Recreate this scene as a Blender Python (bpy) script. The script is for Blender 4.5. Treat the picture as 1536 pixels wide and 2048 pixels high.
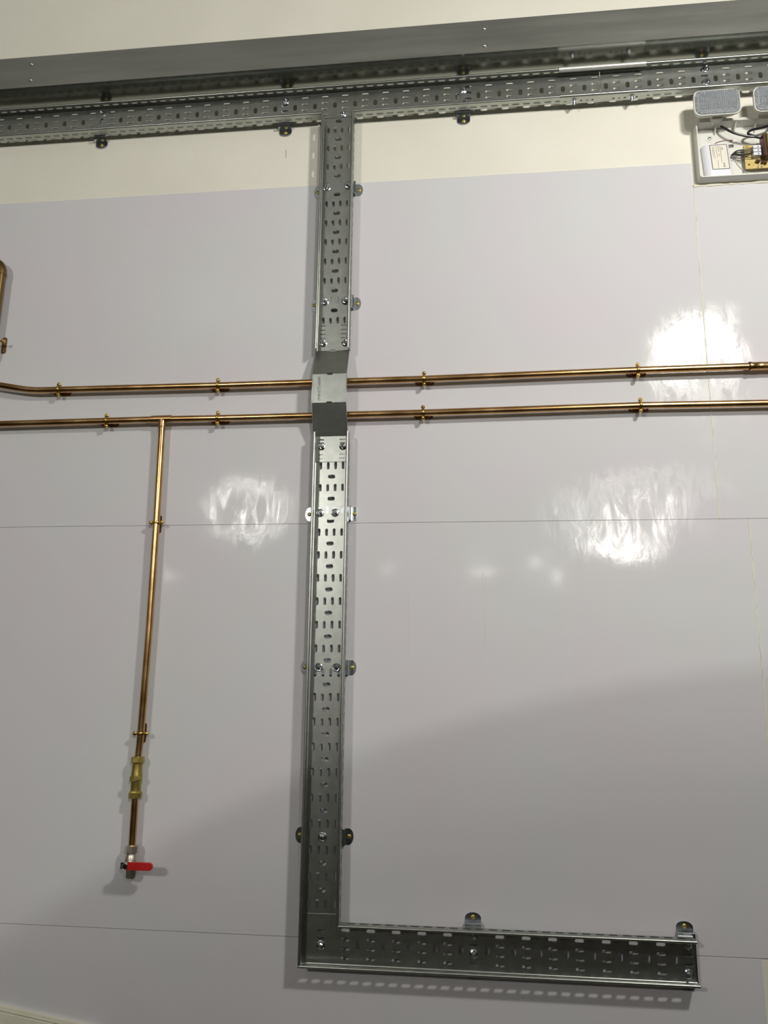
import bpy, math, random
from mathutils import Vector, Matrix
from mathutils.geometry import delaunay_2d_cdt

for o in list(bpy.data.objects):
    bpy.data.objects.remove(o)
SC = bpy.context.scene
COL = SC.collection
random.seed(4)
# all lengths below are millimetres; X right along the wall, Y into the wall, Z up.
# wall face is Y=19, tray bases lie at Y=0; the floor is 2040 mm under Z=0.
FZ = 2.040
WALL = 19.0
def P(x, y, z): return Vector((x*.001, y*.001, z*.001+FZ))

# ------------------------------------------------------------------ camera
cam_d = bpy.data.cameras.new('camera'); cam = bpy.data.objects.new('camera', cam_d); COL.objects.link(cam)
pitch, yaw, roll = 0.20813, 0.11252, -0.01012
Rx = Matrix.Rotation(pitch, 3, 'X'); Rz = Matrix.Rotation(yaw, 3, 'Z'); Ry = Matrix.Rotation(roll, 3, 'Y')
Rm = Rz @ Rx @ Ry                      # columns: right, forward, up
cm = Matrix((Rm.col[0], Rm.col[2], -Rm.col[1])).transposed().to_4x4()
cm.translation = P(307.146, -1679.438, -438.554)
cam.matrix_world = cm
cam_d.sensor_fit = 'HORIZONTAL'; cam_d.sensor_width = 36.0
cam_d.lens = 1588.5/1536*36.0
cam_d.clip_start = .01; cam_d.clip_end = 60
SC.camera = cam

# ------------------------------------------------------------------ world, lights, exposure
W = bpy.data.worlds.new('world'); SC.world = W; W.use_nodes = True
W.node_tree.nodes['Background'].inputs[0].default_value = (.8, .82, .86, 1)
W.node_tree.nodes['Background'].inputs[1].default_value = .02
SC.view_settings.view_transform = 'Standard'
SC.view_settings.look = 'None'
SC.view_settings.exposure = 1.15
SC.view_settings.gamma = 1.0
SC.view_settings.use_curve_mapping = False

def area(name, loc, target, sx, sy, watts, col):
    d = bpy.data.lights.new(name, 'AREA'); d.shape = 'RECTANGLE'; d.size = sx*.001; d.size_y = sy*.001
    d.energy = watts; d.color = col
    o = bpy.data.objects.new(name, d); COL.objects.link(o)
    o.location = P(*loc)
    v = P(*target)-P(*loc)
    o.rotation_euler = v.to_track_quat('-Z', 'Y').to_euler()
    return o
WARM = (1.0, .965, .895)
LA = (1259, -1531, 932)
LB1 = (-1300, -4000, 800)
LB2 = (1360, -4000, 730)
LC = (-1500, -3600, 1500)
area('work_lamp_light', LA, (600, 19, 150), 170, 130, 9.8, WARM)
area('left_batten_light', (LB1[0], LB1[1]+20, LB1[2]), (-200, 19, 300), 560, 200, 22.5, WARM)
area('right_batten_light', (LB2[0], LB2[1]+20, LB2[2]), (300, 19, 300), 560, 200, 9.0, WARM)
area('bounce_fill_light', (LC[0], LC[1], LC[2]+12), (LC[0], LC[1]+200, LC[2]+1000), 500, 300, 9.0, WARM)  # added upward fill, brightens the wall by ceiling bounce
LS = (1360, -3985, 560)
area('added_spot_light', (LS[0], LS[1]+25, LS[2]), (700, 19, -600), 45, 45, 10.0, WARM)  # added small source, gives the dome's shade a sharp edge

# ------------------------------------------------------------------ materials
def new_mat(name):
    m = bpy.data.materials.new(name); m.use_nodes = True
    return m, m.node_tree, m.node_tree.nodes['Principled BSDF']
def N(nt, t, **k):
    n = nt.nodes.new(t)
    for a, b in k.items(): setattr(n, a, b)
    return n
def noise_mat(name, c1, c2, rough, metal=0.0, scale=30, rvar=.05, bump=0.0, bscale=None, detail=4, coat=0.0, stretch=(1, 1, 1), spec=.5):
    m, nt, b = new_mat(name)
    tc = N(nt, 'ShaderNodeTexCoord'); mp = N(nt, 'ShaderNodeMapping'); mp.inputs['Scale'].default_value = stretch
    nt.links.new(tc.outputs['Object'], mp.inputs[0])
    n = N(nt, 'ShaderNodeTexNoise'); n.inputs['Scale'].default_value = scale; n.inputs['Detail'].default_value = detail
    nt.links.new(mp.outputs[0], n.inputs['Vector'])
    r = N(nt, 'ShaderNodeValToRGB'); r.color_ramp.elements[0].color = (*c1, 1); r.color_ramp.elements[1].color = (*c2, 1)
    r.color_ramp.elements[0].position = .35; r.color_ramp.elements[1].position = .65
    nt.links.new(n.outputs['Fac'], r.inputs[0]); nt.links.new(r.outputs[0], b.inputs['Base Color'])
    b.inputs['Metallic'].default_value = metal
    mr = N(nt, 'ShaderNodeMapRange'); mr.inputs[3].default_value = max(0.02, rough-rvar); mr.inputs[4].default_value = rough+rvar
    nt.links.new(n.outputs['Fac'], mr.inputs[0]); nt.links.new(mr.outputs[0], b.inputs['Roughness'])
    b.inputs['Coat Weight'].default_value = coat
    b.inputs['Specular IOR Level'].default_value = spec
    if bump:
        n2 = N(nt, 'ShaderNodeTexNoise'); n2.inputs['Scale'].default_value = bscale or scale*3; n2.inputs['Detail'].default_value = 5
        nt.links.new(mp.outputs[0], n2.inputs['Vector'])
        bp = N(nt, 'ShaderNodeBump'); bp.inputs['Strength'].default_value = 1; bp.inputs['Distance'].default_value = bump
        nt.links.new(n2.outputs['Fac'], bp.inputs['Height']); nt.links.new(bp.outputs[0], b.inputs['Normal'])
    return m
M = {}
M['galv'] = noise_mat('galvanised_steel', (.40, .42, .395), (.46, .48, .455), .35, 1, 45, .015)
M['galv_dark'] = noise_mat('trunking_steel', (.36, .37, .345), (.42, .425, .40), .42, 1, 12, .05, stretch=(.3, 3, 3))
M['trunk_body'] = noise_mat('trunking_body_steel', (.26, .27, .25), (.31, .32, .30), .2, 1, 12, .03, stretch=(.3, 3, 3))
M['zinc'] = noise_mat('zinc_plate', (.50, .55, .60), (.62, .66, .70), .22, 1, 60, .06)
M['bright'] = noise_mat('bright_zinc', (.70, .72, .74), (.82, .83, .84), .14, 1, 60, .04)
M['strip'] = noise_mat('steel_painted_glare', (.90, .90, .87), (.95, .95, .92), .38, .6, 60, .04)  # near-white: the upper coupler's reflection is put into the colour
M['copper'] = noise_mat('copper_pipe', (.46, .26, .105), (.68, .44, .21), .25, 1, 16, .10, stretch=(1, 1, 1), detail=6)
M['old_copper'] = noise_mat('tarnished_copper', (.22, .15, .065), (.30, .21, .09), .36, 1, 9, .05)
M['brass'] = noise_mat('cast_brass', (.55, .37, .10), (.74, .55, .20), .20, 1, 90, .08)
M['dull_brass'] = noise_mat('dull_brass', (.34, .27, .07), (.46, .37, .11), .42, .85, 60, .06, bump=.0002)
M['nickel'] = noise_mat('nickel_plate', (.62, .59, .52), (.76, .72, .64), .36, 1, 60, .07)
M['bronze'] = noise_mat('bronze_backplate', (.15, .07, .03), (.24, .12, .05), .4, .8, 60, .06)
M['red'] = noise_mat('red_vinyl', (.50, .012, .015), (.60, .02, .02), .38, 0, 30, .05)
M['paint'] = noise_mat('cream_wall_paint', (.76, .745, .655), (.80, .785, .70), .55, 0, 4, .05, bump=.0006, bscale=180)
M['sealant'] = noise_mat('cream_sealant', (.72, .70, .56), (.80, .78, .66), .6, 0, 30, .05, bump=.001, bscale=120)
M['plastic'] = noise_mat('white_plastic', (.68, .68, .635), (.71, .71, .665), .35, 0, 8, .04)
M['shrink'] = noise_mat('white_shrink_wrap', (.72, .73, .80), (.80, .80, .86), .18, 0, 15, .05, bump=.0012, bscale=30)
M['paper'] = noise_mat('cream_paper', (.74, .71, .62), (.78, .75, .66), .6, 0, 20, .05)
M['ink'] = noise_mat('dark_ink', (.03, .03, .035), (.06, .06, .06), .6, 0, 20, .05)
M['black'] = noise_mat('black_sleeving', (.008, .008, .01), (.016, .016, .018), .35, 0, 20, .05)
M['maroon'] = noise_mat('maroon_wire', (.10, .012, .014), (.16, .02, .02), .4, 0, 20, .05)
M['board'] = noise_mat('phenolic_board', (.55, .42, .12), (.66, .52, .2), .5, 0, 90, .05)
M['core'] = noise_mat('transformer_core', (.10, .12, .02), (.2, .22, .05), .4, 0, 40, .05)
M['brown'] = noise_mat('brown_component', (.06, .02, .015), (.1, .03, .02), .35, 0, 40, .05)
M['blue_white'] = noise_mat('white_terminal', (.72, .73, .80), (.78, .79, .86), .35, 0, 40, .05)
M['gap'] = noise_mat('dark_gap', (.20, .19, .18), (.27, .26, .24), .8, 0, 20, .05)
M['floor'] = noise_mat('dark_floor', (.045, .04, .03), (.07, .06, .045), .5, 0, 3, .1)
M['dark_wall'] = noise_mat('brown_wall', (.06, .055, .035), (.085, .075, .05), .7, 0, 3, .05)
M['grey_wall'] = noise_mat('grey_wall', (.42, .42, .39), (.48, .48, .45), .7, 0, 2, .05)
M['ceil'] = noise_mat('grey_ceiling', (.40, .40, .38), (.46, .46, .44), .8, 0, 2, .05)
M['lamp_body'] = noise_mat('lamp_casing', (.05, .05, .05), (.08, .08, .08), .4, 0, 20, .05)

def lens_mat():
    m, nt, b = new_mat('clear_prismatic_lens')
    b.inputs['Base Color'].default_value = (.86, .90, .94, 1)
    b.inputs['Roughness'].default_value = .10
    b.inputs['Transmission Weight'].default_value = .75
    b.inputs['IOR'].default_value = 1.45
    tc = N(nt, 'ShaderNodeTexCoord'); wv = N(nt, 'ShaderNodeTexVoronoi'); wv.inputs['Scale'].default_value = 260
    nt.links.new(tc.outputs['Object'], wv.inputs['Vector'])
    bp = N(nt, 'ShaderNodeBump'); bp.inputs['Distance'].default_value = .002; nt.links.new(wv.outputs['Distance'], bp.inputs['Height']); nt.links.new(bp.outputs[0], b.inputs['Normal'])
    return m
M['lens'] = lens_mat()
M['reflector'] = noise_mat('lamp_reflector', (.60, .62, .64), (.75, .77, .78), .3, 1, 40, .05)

def panel_mat():
    # glossy plastic cladding; worn, scuffed and glue-smeared patches sit at fixed places on the wall
    m, nt, b = new_mat('glossy_white_cladding')
    g = N(nt, 'ShaderNodeNewGeometry')
    def mask(cx, cz, rx, rz):
        mp = N(nt, 'ShaderNodeMapping'); c = P(cx, 19, cz)
        mp.vector_type = 'TEXTURE'
        mp.inputs['Location'].default_value = c
        mp.inputs['Scale'].default_value = (rx*.001, 5.0, rz*.001)
        nt.links.new(g.outputs['Position'], mp.inputs[0])
        ln = N(nt, 'ShaderNodeVectorMath', operation='LENGTH'); nt.links.new(mp.outputs[0], ln.inputs[0])
        nz = N(nt, 'ShaderNodeTexNoise'); nz.inputs['Scale'].default_value = 9; nz.inputs['Detail'].default_value = 5
        nt.links.new(g.outputs['Position'], nz.inputs['Vector'])
        ad = N(nt, 'ShaderNodeMath', operation='ADD'); nt.links.new(ln.outputs['Value'], ad.inputs[0])
        sc = N(nt, 'ShaderNodeMath', operation='MULTIPLY_ADD'); nt.links.new(nz.outputs['Fac'], sc.inputs[0]); sc.inputs[1].default_value = 1.6; sc.inputs[2].default_value = -.8
        nt.links.new(sc.outputs[0], ad.inputs[1])
        mr = N(nt, 'ShaderNodeMapRange'); mr.inputs[1].default_value = .25; mr.inputs[2].default_value = 1.2; mr.inputs[3].default_value = 1; mr.inputs[4].default_value = 0
        nt.links.new(ad.outputs[0], mr.inputs[0])
        return mr.outputs[0]
    ms = [mask(-190, -70, 110, 80), mask(610, -95, 190, 85), mask(815, 225, 110, 150), mask(700, -30, 150, 60)]
    cur = ms[0]
    for s in ms[1:]:
        mx = N(nt, 'ShaderNodeMath', operation='MAXIMUM'); nt.links.new(cur, mx.inputs[0]); nt.links.new(s, mx.inputs[1]); cur = mx.outputs[0]
    # very faint cloudy tint of the sheet
    n1 = N(nt, 'ShaderNodeTexNoise'); n1.inputs['Scale'].default_value = 3.0; n1.inputs['Detail'].default_value = 3
    nt.links.new(g.outputs['Position'], n1.inputs['Vector'])
    r = N(nt, 'ShaderNodeValToRGB')
    r.color_ramp.elements[0].color = (.66, .635, .68, 1); r.color_ramp.elements[1].color = (.645, .66, .675, 1)
    r.color_ramp.elements[0].position = .35; r.color_ramp.elements[1].position = .65
    nt.links.new(n1.outputs['Fac'], r.inputs[0]); nt.links.new(r.outputs[0], b.inputs['Base Color'])
    b.inputs['Specular IOR Level'].default_value = .22
    ms_ = N(nt, 'ShaderNodeMapping'); ms_.inputs['Scale'].default_value = (34, 34, 9); ms_.inputs['Rotation'].default_value = (0, .25, 0)
    nt.links.new(g.outputs['Position'], ms_.inputs[0])
    ns = N(nt, 'ShaderNodeTexNoise'); ns.inputs['Scale'].default_value = 1.0; ns.inputs['Detail'].default_value = 7; ns.inputs['Roughness'].default_value = .65; ns.inputs['Distortion'].default_value = 1.2
    nt.links.new(ms_.outputs[0], ns.inputs['Vector'])
    st = N(nt, 'ShaderNodeMapRange'); st.inputs[1].default_value = .38; st.inputs[2].default_value = .58; st.inputs[3].default_value = .07; st.inputs[4].default_value = .36
    nt.links.new(ns.outputs['Fac'], st.inputs[0])
    mxr = N(nt, 'ShaderNodeMix', data_type='FLOAT'); nt.links.new(cur, mxr.inputs[0]); mxr.inputs[2].default_value = .075
    nt.links.new(st.outputs[0], mxr.inputs[3]); nt.links.new(mxr.outputs[0], b.inputs['Roughness'])
    # bump: gentle sheet waviness + scratches inside the smeared patches
    mp = N(nt, 'ShaderNodeMapping'); mp.inputs['Scale'].default_value = (1, 1, .6)
    nt.links.new(g.outputs['Position'], mp.inputs[0])
    n2 = N(nt, 'ShaderNodeTexNoise'); n2.inputs['Scale'].default_value = 26; n2.inputs['Detail'].default_value = 9; n2.inputs['Roughness'].default_value = .62; n2.inputs['Distortion'].default_value = 1.8
    nt.links.new(mp.outputs[0], n2.inputs['Vector'])
    mu = N(nt, 'ShaderNodeMath', operation='MULTIPLY'); nt.links.new(n2.outputs['Fac'], mu.inputs[0]); nt.links.new(cur, mu.inputs[1])
    n3 = N(nt, 'ShaderNodeTexNoise'); n3.inputs['Scale'].default_value = 5; n3.inputs['Detail'].default_value = 1
    nt.links.new(g.outputs['Position'], n3.inputs['Vector'])
    ma = N(nt, 'ShaderNodeMath', operation='MULTIPLY_ADD'); nt.links.new(mu.outputs[0], ma.inputs[0]); ma.inputs[1].default_value = .38; nt.links.new(n3.outputs['Fac'], ma.inputs[2])
    bp = N(nt, 'ShaderNodeBump'); bp.inputs['Strength'].default_value = 1; bp.inputs['Distance'].default_value = .0016
    nt.links.new(ma.outputs[0], bp.inputs['Height']); nt.links.new(bp.outputs[0], b.inputs['Normal'])
    return m
M['panel'] = panel_mat()

# ------------------------------------------------------------------ mesh helpers (mm)
class MB:
    def __init__(s): s.v = []; s.f = []
    def add(s, vs, fs):
        k = len(s.v); s.v += [tuple(v) for v in vs]; s.f += [tuple(i+k for i in f) for f in fs]; return s
    def box(s, x0, x1, y0, y1, z0, z1):
        return s.add([(x0,y0,z0),(x1,y0,z0),(x1,y1,z0),(x0,y1,z0),(x0,y0,z1),(x1,y0,z1),(x1,y1,z1),(x0,y1,z1)],
                     [(0,3,2,1),(4,5,6,7),(0,1,5,4),(1,2,6,5),(2,3,7,6),(3,0,4,7)])
    def cbox(s, x0, x1, y0, y1, z0, z1, c=1.0):
        """box with chamfered edges seen from the front (-Y)"""
        o = [(x0+c,z0),(x1-c,z0),(x1,z0+c),(x1,z1-c),(x1-c,z1),(x0+c,z1),(x0,z1-c),(x0,z0+c)]
        i = [(x0+2*c,z0+c),(x1-2*c,z0+c),(x1-c,z0+2*c),(x1-c,z1-2*c),(x1-2*c,z1-c),(x0+2*c,z1-c),(x0+c,z1-2*c),(x0+c,z0+2*c)]
        return s.loft([[(a, y1, b) for a, b in o], [(a, y0+c, b) for a, b in o], [(a, y0, b) for a, b in i]])
    def loft(s, rings, closed=True, caps=True):
        n = len(rings[0]); vs = [p for r in rings for p in r]; fs = []
        for k in range(len(rings)-1):
            for i in range(n if closed else n-1):
                j = (i+1) % n
                fs.append((k*n+i, k*n+j, (k+1)*n+j, (k+1)*n+i))
        if caps:
            fs.append(tuple(range(n-1, -1, -1))); fs.append(tuple(range((len(rings)-1)*n, len(rings)*n)))
        return s.add(vs, fs)
    def tube(s, pts, rad, seg=20, caps=True):
        pts = [Vector(p) for p in pts]; rings = []
        if not hasattr(rad, '__len__'): rad = [rad]*len(pts)
        t0 = (pts[1]-pts[0]).normalized()
        up = Vector((0, 0, 1)) if abs(t0.z) < .9 else Vector((1, 0, 0))
        nrm = t0.cross(up).normalized()
        for i, p in enumerate(pts):
            if i == 0: t = pts[1]-p
            elif i == len(pts)-1: t = p-pts[i-1]
            else:
                a = (p-pts[i-1]); b2 = (pts[i+1]-p)
                t = (a.normalized() if a.length > 1e-6 else Vector()) + (b2.normalized() if b2.length > 1e-6 else Vector())
                if t.length < 1e-6: t = t0
            if t.length < 1e-6: t = t0
            t.normalize(); nrm = (nrm - t*nrm.dot(t)).normalized(); bn = t.cross(nrm); t0 = t
            rings.append([p + (nrm*math.cos(a)+bn*math.sin(a))*rad[i] for a in [2*math.pi*k/seg for k in range(seg)]])
        return s.loft(rings, True, caps)
    def turn(s, c, axis, prof, seg=24):
        """prof: list of (distance along axis, radius)"""
        ax = Vector(axis).normalized(); c = Vector(c)
        up = Vector((0, 0, 1)) if abs(ax.z) < .9 else Vector((1, 0, 0))
        n1 = ax.cross(up).normalized(); n2 = ax.cross(n1)
        rings = [[c+ax*d+(n1*math.cos(a)+n2*math.sin(a))*r for a in [2*math.pi*(k+.5)/seg for k in range(seg)]] for d, r in prof]
        return s.loft(rings)
    def ball(s, c, r, seg=14):
        pr = [(-r*math.cos(math.pi*k/8), max(.02*r, r*math.sin(math.pi*k/8))) for k in range(9)]
        return s.turn(c, (0, 0, 1), pr, seg)
    def build(s, name, mat, parent=None, off=(0, 0, 0), flip=False, ang=35):
        me = bpy.data.meshes.new(name)
        vs = [((v[0]-off[0])*.001, (v[1]-off[1])*.001, (v[2]-off[2])*.001) for v in s.v]
        me.from_pydata(vs, [], s.f); me.update()
        me.materials.append(M[mat] if isinstance(mat, str) else mat)
        import bmesh
        bm = bmesh.new(); bm.from_mesh(me)
        bmesh.ops.recalc_face_normals(bm, faces=bm.faces[:]); bm.to_mesh(me); bm.free()
        for p in me.polygons: p.use_smooth = True
        me.set_sharp_from_angle(angle=math.radians(ang))
        o = bpy.data.objects.new(name, me); COL.objects.link(o)
        if parent: o.parent = parent
        else: o.location = P(*off)
        return o

def prop(o, label=None, cat=None, group=None, kind=None):
    if label: o['label'] = label
    if cat: o['category'] = cat
    if group: o['group'] = group
    if kind: o['kind'] = kind
    return o
def thing(name, label, cat, loc, group=None, rot=(0, 0, 0)):
    o = bpy.data.objects.new(name, None); COL.objects.link(o); o.empty_display_size = .02
    o.location = P(*loc); o.rotation_euler = rot
    return prop(o, label, cat, group)
def copy_thing(root, loc, label, rot=None):
    def cp(o, par):
        c = o.copy(); COL.objects.link(c)
        if par is not None: c.parent = par
        for ch in list(o.children): cp(ch, c)
        return c
    r = cp(root, None); r.location = P(*loc)
    if rot is not None: r.rotation_euler = rot
    r['label'] = label
    return r

def slot_poly(cx, cz, L, Wd, horiz, n=5):
    """obround outline"""
    r = Wd/2; h = L/2-r; out = []
    for k in range(n+1):
        a = -math.pi/2+math.pi*k/n; out.append((h+r*math.cos(a), r*math.sin(a)))
    for k in range(n+1):
        a = math.pi/2+math.pi*k/n; out.append((-h+r*math.cos(a), r*math.sin(a)))
    return [(cx+p, cz+q) if horiz else (cx-q, cz+p) for p, q in out]
def circ_poly(cx, cz, r, n=14): return [(cx+r*math.cos(2*math.pi*k/n), cz+r*math.sin(2*math.pi*k/n)) for k in range(n)]
def inside(p, poly):
    x, y = p; r = False; n = len(poly)
    for i in range(n):
        x1, y1 = poly[i]; x2, y2 = poly[i-1]
        if (y1 > y) != (y2 > y) and x < (x2-x1)*(y-y1)/(y2-y1)+x1: r = not r
    return r
def plate(mb, outline, holes, th, fn):
    """flat sheet with holes; fn(u, v, w) maps sheet coords to space (w in -th/2..th/2)"""
    pts = []; edges = []; loops = []
    for pl in [outline]+holes:
        k = len(pts); n = len(pl); pts += [Vector(p) for p in pl]
        edges += [(k+i, k+(i+1) % n) for i in range(n)]; loops.append((k, n))
    vo, eo, fo, a_, b_, c_ = delaunay_2d_cdt(pts, edges, [], 1, 1e-4)
    bb = [(min(p[0] for p in h), max(p[0] for p in h), min(p[1] for p in h), max(p[1] for p in h), h) for h in holes]
    keep = []
    for f in fo:
        c = sum((vo[i] for i in f), Vector((0, 0)))/len(f)
        if not inside(c, outline): continue
        if any(x0 < c.x < x1 and y0 < c.y < y1 and inside(c, h) for x0, x1, y0, y1, h in bb): continue
        keep.append(tuple(f))
    n = len(vo); vs = [fn(v.x, v.y, -th/2) for v in vo]+[fn(v.x, v.y, th/2) for v in vo]
    fs = [f[::-1] for f in keep]+[tuple(i+n for i in f) for f in keep]
    cnt = {}
    for f in keep:
        for i in range(len(f)):
            a, b = f[i], f[(i+1) % len(f)]
            if (b, a) in cnt: del cnt[(b, a)]
            else: cnt[(a, b)] = 1
    fs += [(a, b, b+n, a+n) for a, b in cnt]
    mb.add(vs, fs)
    return mb
def strip(mb, prof, th, s0, s1, fn):
    """profile centreline [(t, y)...] thickened by th, extruded s0..s1; fn(s,t,y)"""
    n = len(prof); L = []; R_ = []
    for i, (t, y) in enumerate(prof):
        a = prof[max(0, i-1)]; b = prof[min(n-1, i+1)]
        dx, dy = b[0]-a[0], b[1]-a[1]; l = math.hypot(dx, dy) or 1
        L.append((t-dy/l*th/2, y+dx/l*th/2)); R_.append((t+dy/l*th/2, y-dx/l*th/2))
    ring = L+R_[::-1]
    mb.loft([[fn(s0, t, y) for t, y in ring], [fn(s1, t, y) for t, y in ring]])
    return mb

# ------------------------------------------------------------------ setting
def struct(name, mb, mat, off=(0, 0, 0), kind='structure'):
    o = mb.build(name, mat, None, off); o['kind'] = kind; return o
XL, XR, YB, ZF, ZC = -3600, 4200, -7200, -2040, 2300
struct('wall_front', MB().box(XL, XR, WALL, WALL+120, ZF, ZC), 'paint', (0, 19, ZF))
struct('floor', MB().box(XL, XR, YB, WALL+120, ZF-100, ZF), 'floor', (0, 0, ZF))
struct('ceiling', MB().box(XL, XR, YB, WALL+120, ZC, ZC+100), 'ceil', (0, 0, ZC))
struct('wall_left', MB().box(XL-100, XL, YB, WALL+120, ZF, ZC), 'grey_wall', (XL, 0, ZF))
struct('wall_right', MB().box(XR, XR+100, YB, WALL+120, ZF, ZC), 'grey_wall', (XR, 0, ZF))
struct('wall_back', MB().box(XL, XR, YB-100, YB, ZF, ZC), 'grey_wall', (0, YB, ZF))
struct('baseboard_back', MB().box(XL, XR, YB, YB+40, ZF, -450), 'dark_wall', (0, YB, ZF))
struct('baseboard_left', MB().box(XL, XL+30, YB, -600, ZF, -450), 'dark_wall', (XL, -2000, ZF))
struct('baseboard_right', MB().box(XR-30, XR, YB, -600, ZF, -450), 'dark_wall', (XR, -2000, ZF))
# glossy cladding sheets fixed on the painted wall, with hairline joints
PY0, PY1 = WALL-1.5, WALL+.5
def sheet(n, x0, x1, z0, z1, extra=None):
    struct('trim_%d' % n, MB().box(x0, x1, PY0, PY1, z0, z1), 'panel', (x0, 19, z0))
sheet(1, XL, 821.5, -101.6, 736.5)
sheet(2, 823.5, XR, -101.6, 676)
sheet(3, XL, 879.6, -942, -102.6)
sheet(4, 881.8, XR, -935, -102.6)
sheet(5, XL, 835.5, ZF, -943.0)
# cream joint filler lines
def bead(n, pts, r, off):
    mb = MB(); pp = []
    for i in range(len(pts)-1):
        a, b = Vector(pts[i]), Vector(pts[i+1]); k = max(2, int((b-a).length/12))
        for j in range(k): pp.append(a.lerp(b, j/k)+Vector((random.uniform(-.5, .5), 0, random.uniform(-.5, .5))))
    pp.append(Vector(pts[-1]))
    mb.tube(pp, [r*random.uniform(.55, 1.35) for _ in pp], 8)
    struct('trim_%d' % n, mb, 'sealant', off)
bead(6, [(822.5, 18.2, 676), (822.5, 18.2, -101)], 1.5, (822, 19, -101))
bead(7, [(880.7, 18.2, -103), (880.7, 18.2, -935)], 1.6, (880, 19, -935))
bead(8, [(822, 18.0, 677), (1100, 18.0, 678)], 3.2, (822, 19, 677))
struct('trim_9', MB().box(XL, XR, WALL-.2, WALL+.2, -943.2, -941.8), 'gap', (0, 19, -943))
struct('trim_10', MB().box(XL, XR, WALL-1.0, WALL+.2, -102.8, -101.4), 'gap', (0, 19, -102))
# cream boarded edge low in the left corner
mb = MB()
for (dz, dy, t) in ((0, 0, 7), (-9, -5, 60)):
    mb.loft([[(-760, WALL, -1079+dz), (-760, 8+dy, -1079+dz), (-760, 8+dy, -1079+dz-t), (-760, WALL, -1079+dz-t)],
             [(-640, WALL, -1097+dz), (-640, 8+dy, -1097+dz), (-640, 8+dy, -1097+dz-t), (-640, WALL, -1097+dz-t)],
             [(-440, WALL, -1125+dz), (-440, 8+dy, -1125+dz), (-440, 8+dy, -1125+dz-t), (-440, WALL, -1125+dz-t)]])
struct('trim_11', mb, 'sealant', (-600, 19, -1200))

# ------------------------------------------------------------------ cable tray
HW, FH, RB, RL, TH = 39.6, 24.0, 4.0, 2.4, 1.0
def tray_fn(axis, c):
    if axis == 'z': return lambda s, t, y: (c+t, y, s)
    return lambda s, t, y: (s, y, c+t)
def base_mesh(fn, outline, rows, skip=(), extra=()):
    """rows: list of ('q', s) four small slots or ('w', s) one wide slot across"""
    holes = []
    for k, s in rows:
        if k == 'q':
            for t in (-25, -8.33, 8.33, 25): holes.append(slot_poly(s, t, 17, 6.2, True))
        else: holes.append(slot_poly(s, 0, 16.5, 9.4, False))
    holes += list(extra)
    mb = MB()
    plate(mb, outline, holes, TH, lambda u, v, w: fn(u, v, w+.5))
    return mb
def flange_mesh(fn, side, s0, s1, phase, pitch=25, lo=-1e9):
    mb = MB(); d = side
    bend = [(d*(HW-RB+RB*math.sin(a)), .5-RB+RB*math.cos(a)) for a in [math.pi/2*k/6 for k in range(7)]]
    strip(mb, bend, TH, s0, s1, fn)
    ytop = -(FH-RL)
    hl = []
    if pitch:
        k = math.ceil((max(s0, lo)+10-phase)/pitch)
        while phase+pitch*k < s1-10:
            hl.append(slot_poly(phase+pitch*k, -10.5, 17, 5.6, True)); k += 1
    plate(mb, [(s0, .5-RB), (s1, .5-RB), (s1, ytop), (s0, ytop)], hl, TH, lambda u, v, w: fn(u, d*(HW+w), v))
    roll = [(d*(HW-RL+RL*math.cos(a)), ytop-RL*math.sin(a)) for a in [math.pi*k/8 for k in range(9)]]
    roll.append((d*(HW-2*RL), ytop+3.0))
    strip(mb, roll, TH, s0, s1, fn)
    return mb
def bolt_on(parent, off, x, z, y=0.0, wr=9.0, mat='zinc'):
    """penny washer + hex nut on stud, pointing out of the wall; washer is the part's child"""
    w = MB().turn((x, y, z), (0, -1, 0), [(0, wr), (1.3, wr), (2.0, wr-1.4), (1.7, wr-2.6), (1.7, 3.5)], 28)
    ob = w.build('washer', mat, parent, off)
    b = MB().turn((x, y-1.5, z), (0, -1, 0), [(0, 5.4), (4.4, 5.4), (5.2, 4.2)], 6)
    b.turn((x, y-6.5, z), (0, -1, 0), [(0, 2.7), (3.6, 2.7), (4.4, 1.9)], 12)
    b.build('bolt', 'bright', ob, off)
    return ob
def rect(s0, s1): 
    e = HW-RB
    return [(s0, -e), (s1, -e), (s1, e), (s0, e)]

# --- lower riser
fz = tray_fn('z', 0)
off = (0, 0, -450)
t = thing('cable_tray', 'galvanised perforated tray riser running from the offset piece down to the corner', 'cable tray', off, 'cable tray lengths')
rows = []
for i in range(-2, 19):
    rows.append(('w', -50*i))
    if -50*i-25 > -900: rows.append(('q', -50*i-25))
rows = [('q', 25)] + [r for r in rows if r[1] < 1]
base_mesh(fz, rect(-896, 84), rows).build('tray_base', 'galv', t, off)
flange_mesh(fz, -1, -983, 97, -12.5, 0).build('side_flange', 'galv', t, off)
flange_mesh(fz, 1, -909, 97, -12.5).build('side_flange', 'galv', t, off)
for (x, z) in ((-1, -750), (-18.5, -414), (20, -414), (-23.6, -82), (9.7, -82)): bolt_on(t, off, x, z)
# --- upper riser (shifted a touch to the left of the lower one)
UX = -3.4; fu = tray_fn('z', UX); off = (UX, 0, 600)
t = thing('cable_tray', 'galvanised perforated tray riser between the high horizontal run and the offset piece', 'cable tray', off, 'cable tray lengths')
rows = []
for i in range(0, 11): rows += [('w', 897.3-50*i), ('q', 897.3-50*i-25)]
base_mesh(fu, rect(296, 908), rows).build('tray_base', 'galv', t, off)
flange_mesh(fu, -1, 295, 901, 897-25, 50, 740).build('side_flange', 'galv', t, off)
flange_mesh(fu, 1, 295, 904, 897-12.5).build('side_flange', 'galv', t, off)
for (x, z) in ((-26, 419), (22, 419), (-28.2, 717), (21.8, 717)): bolt_on(t, off, x, z)
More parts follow.
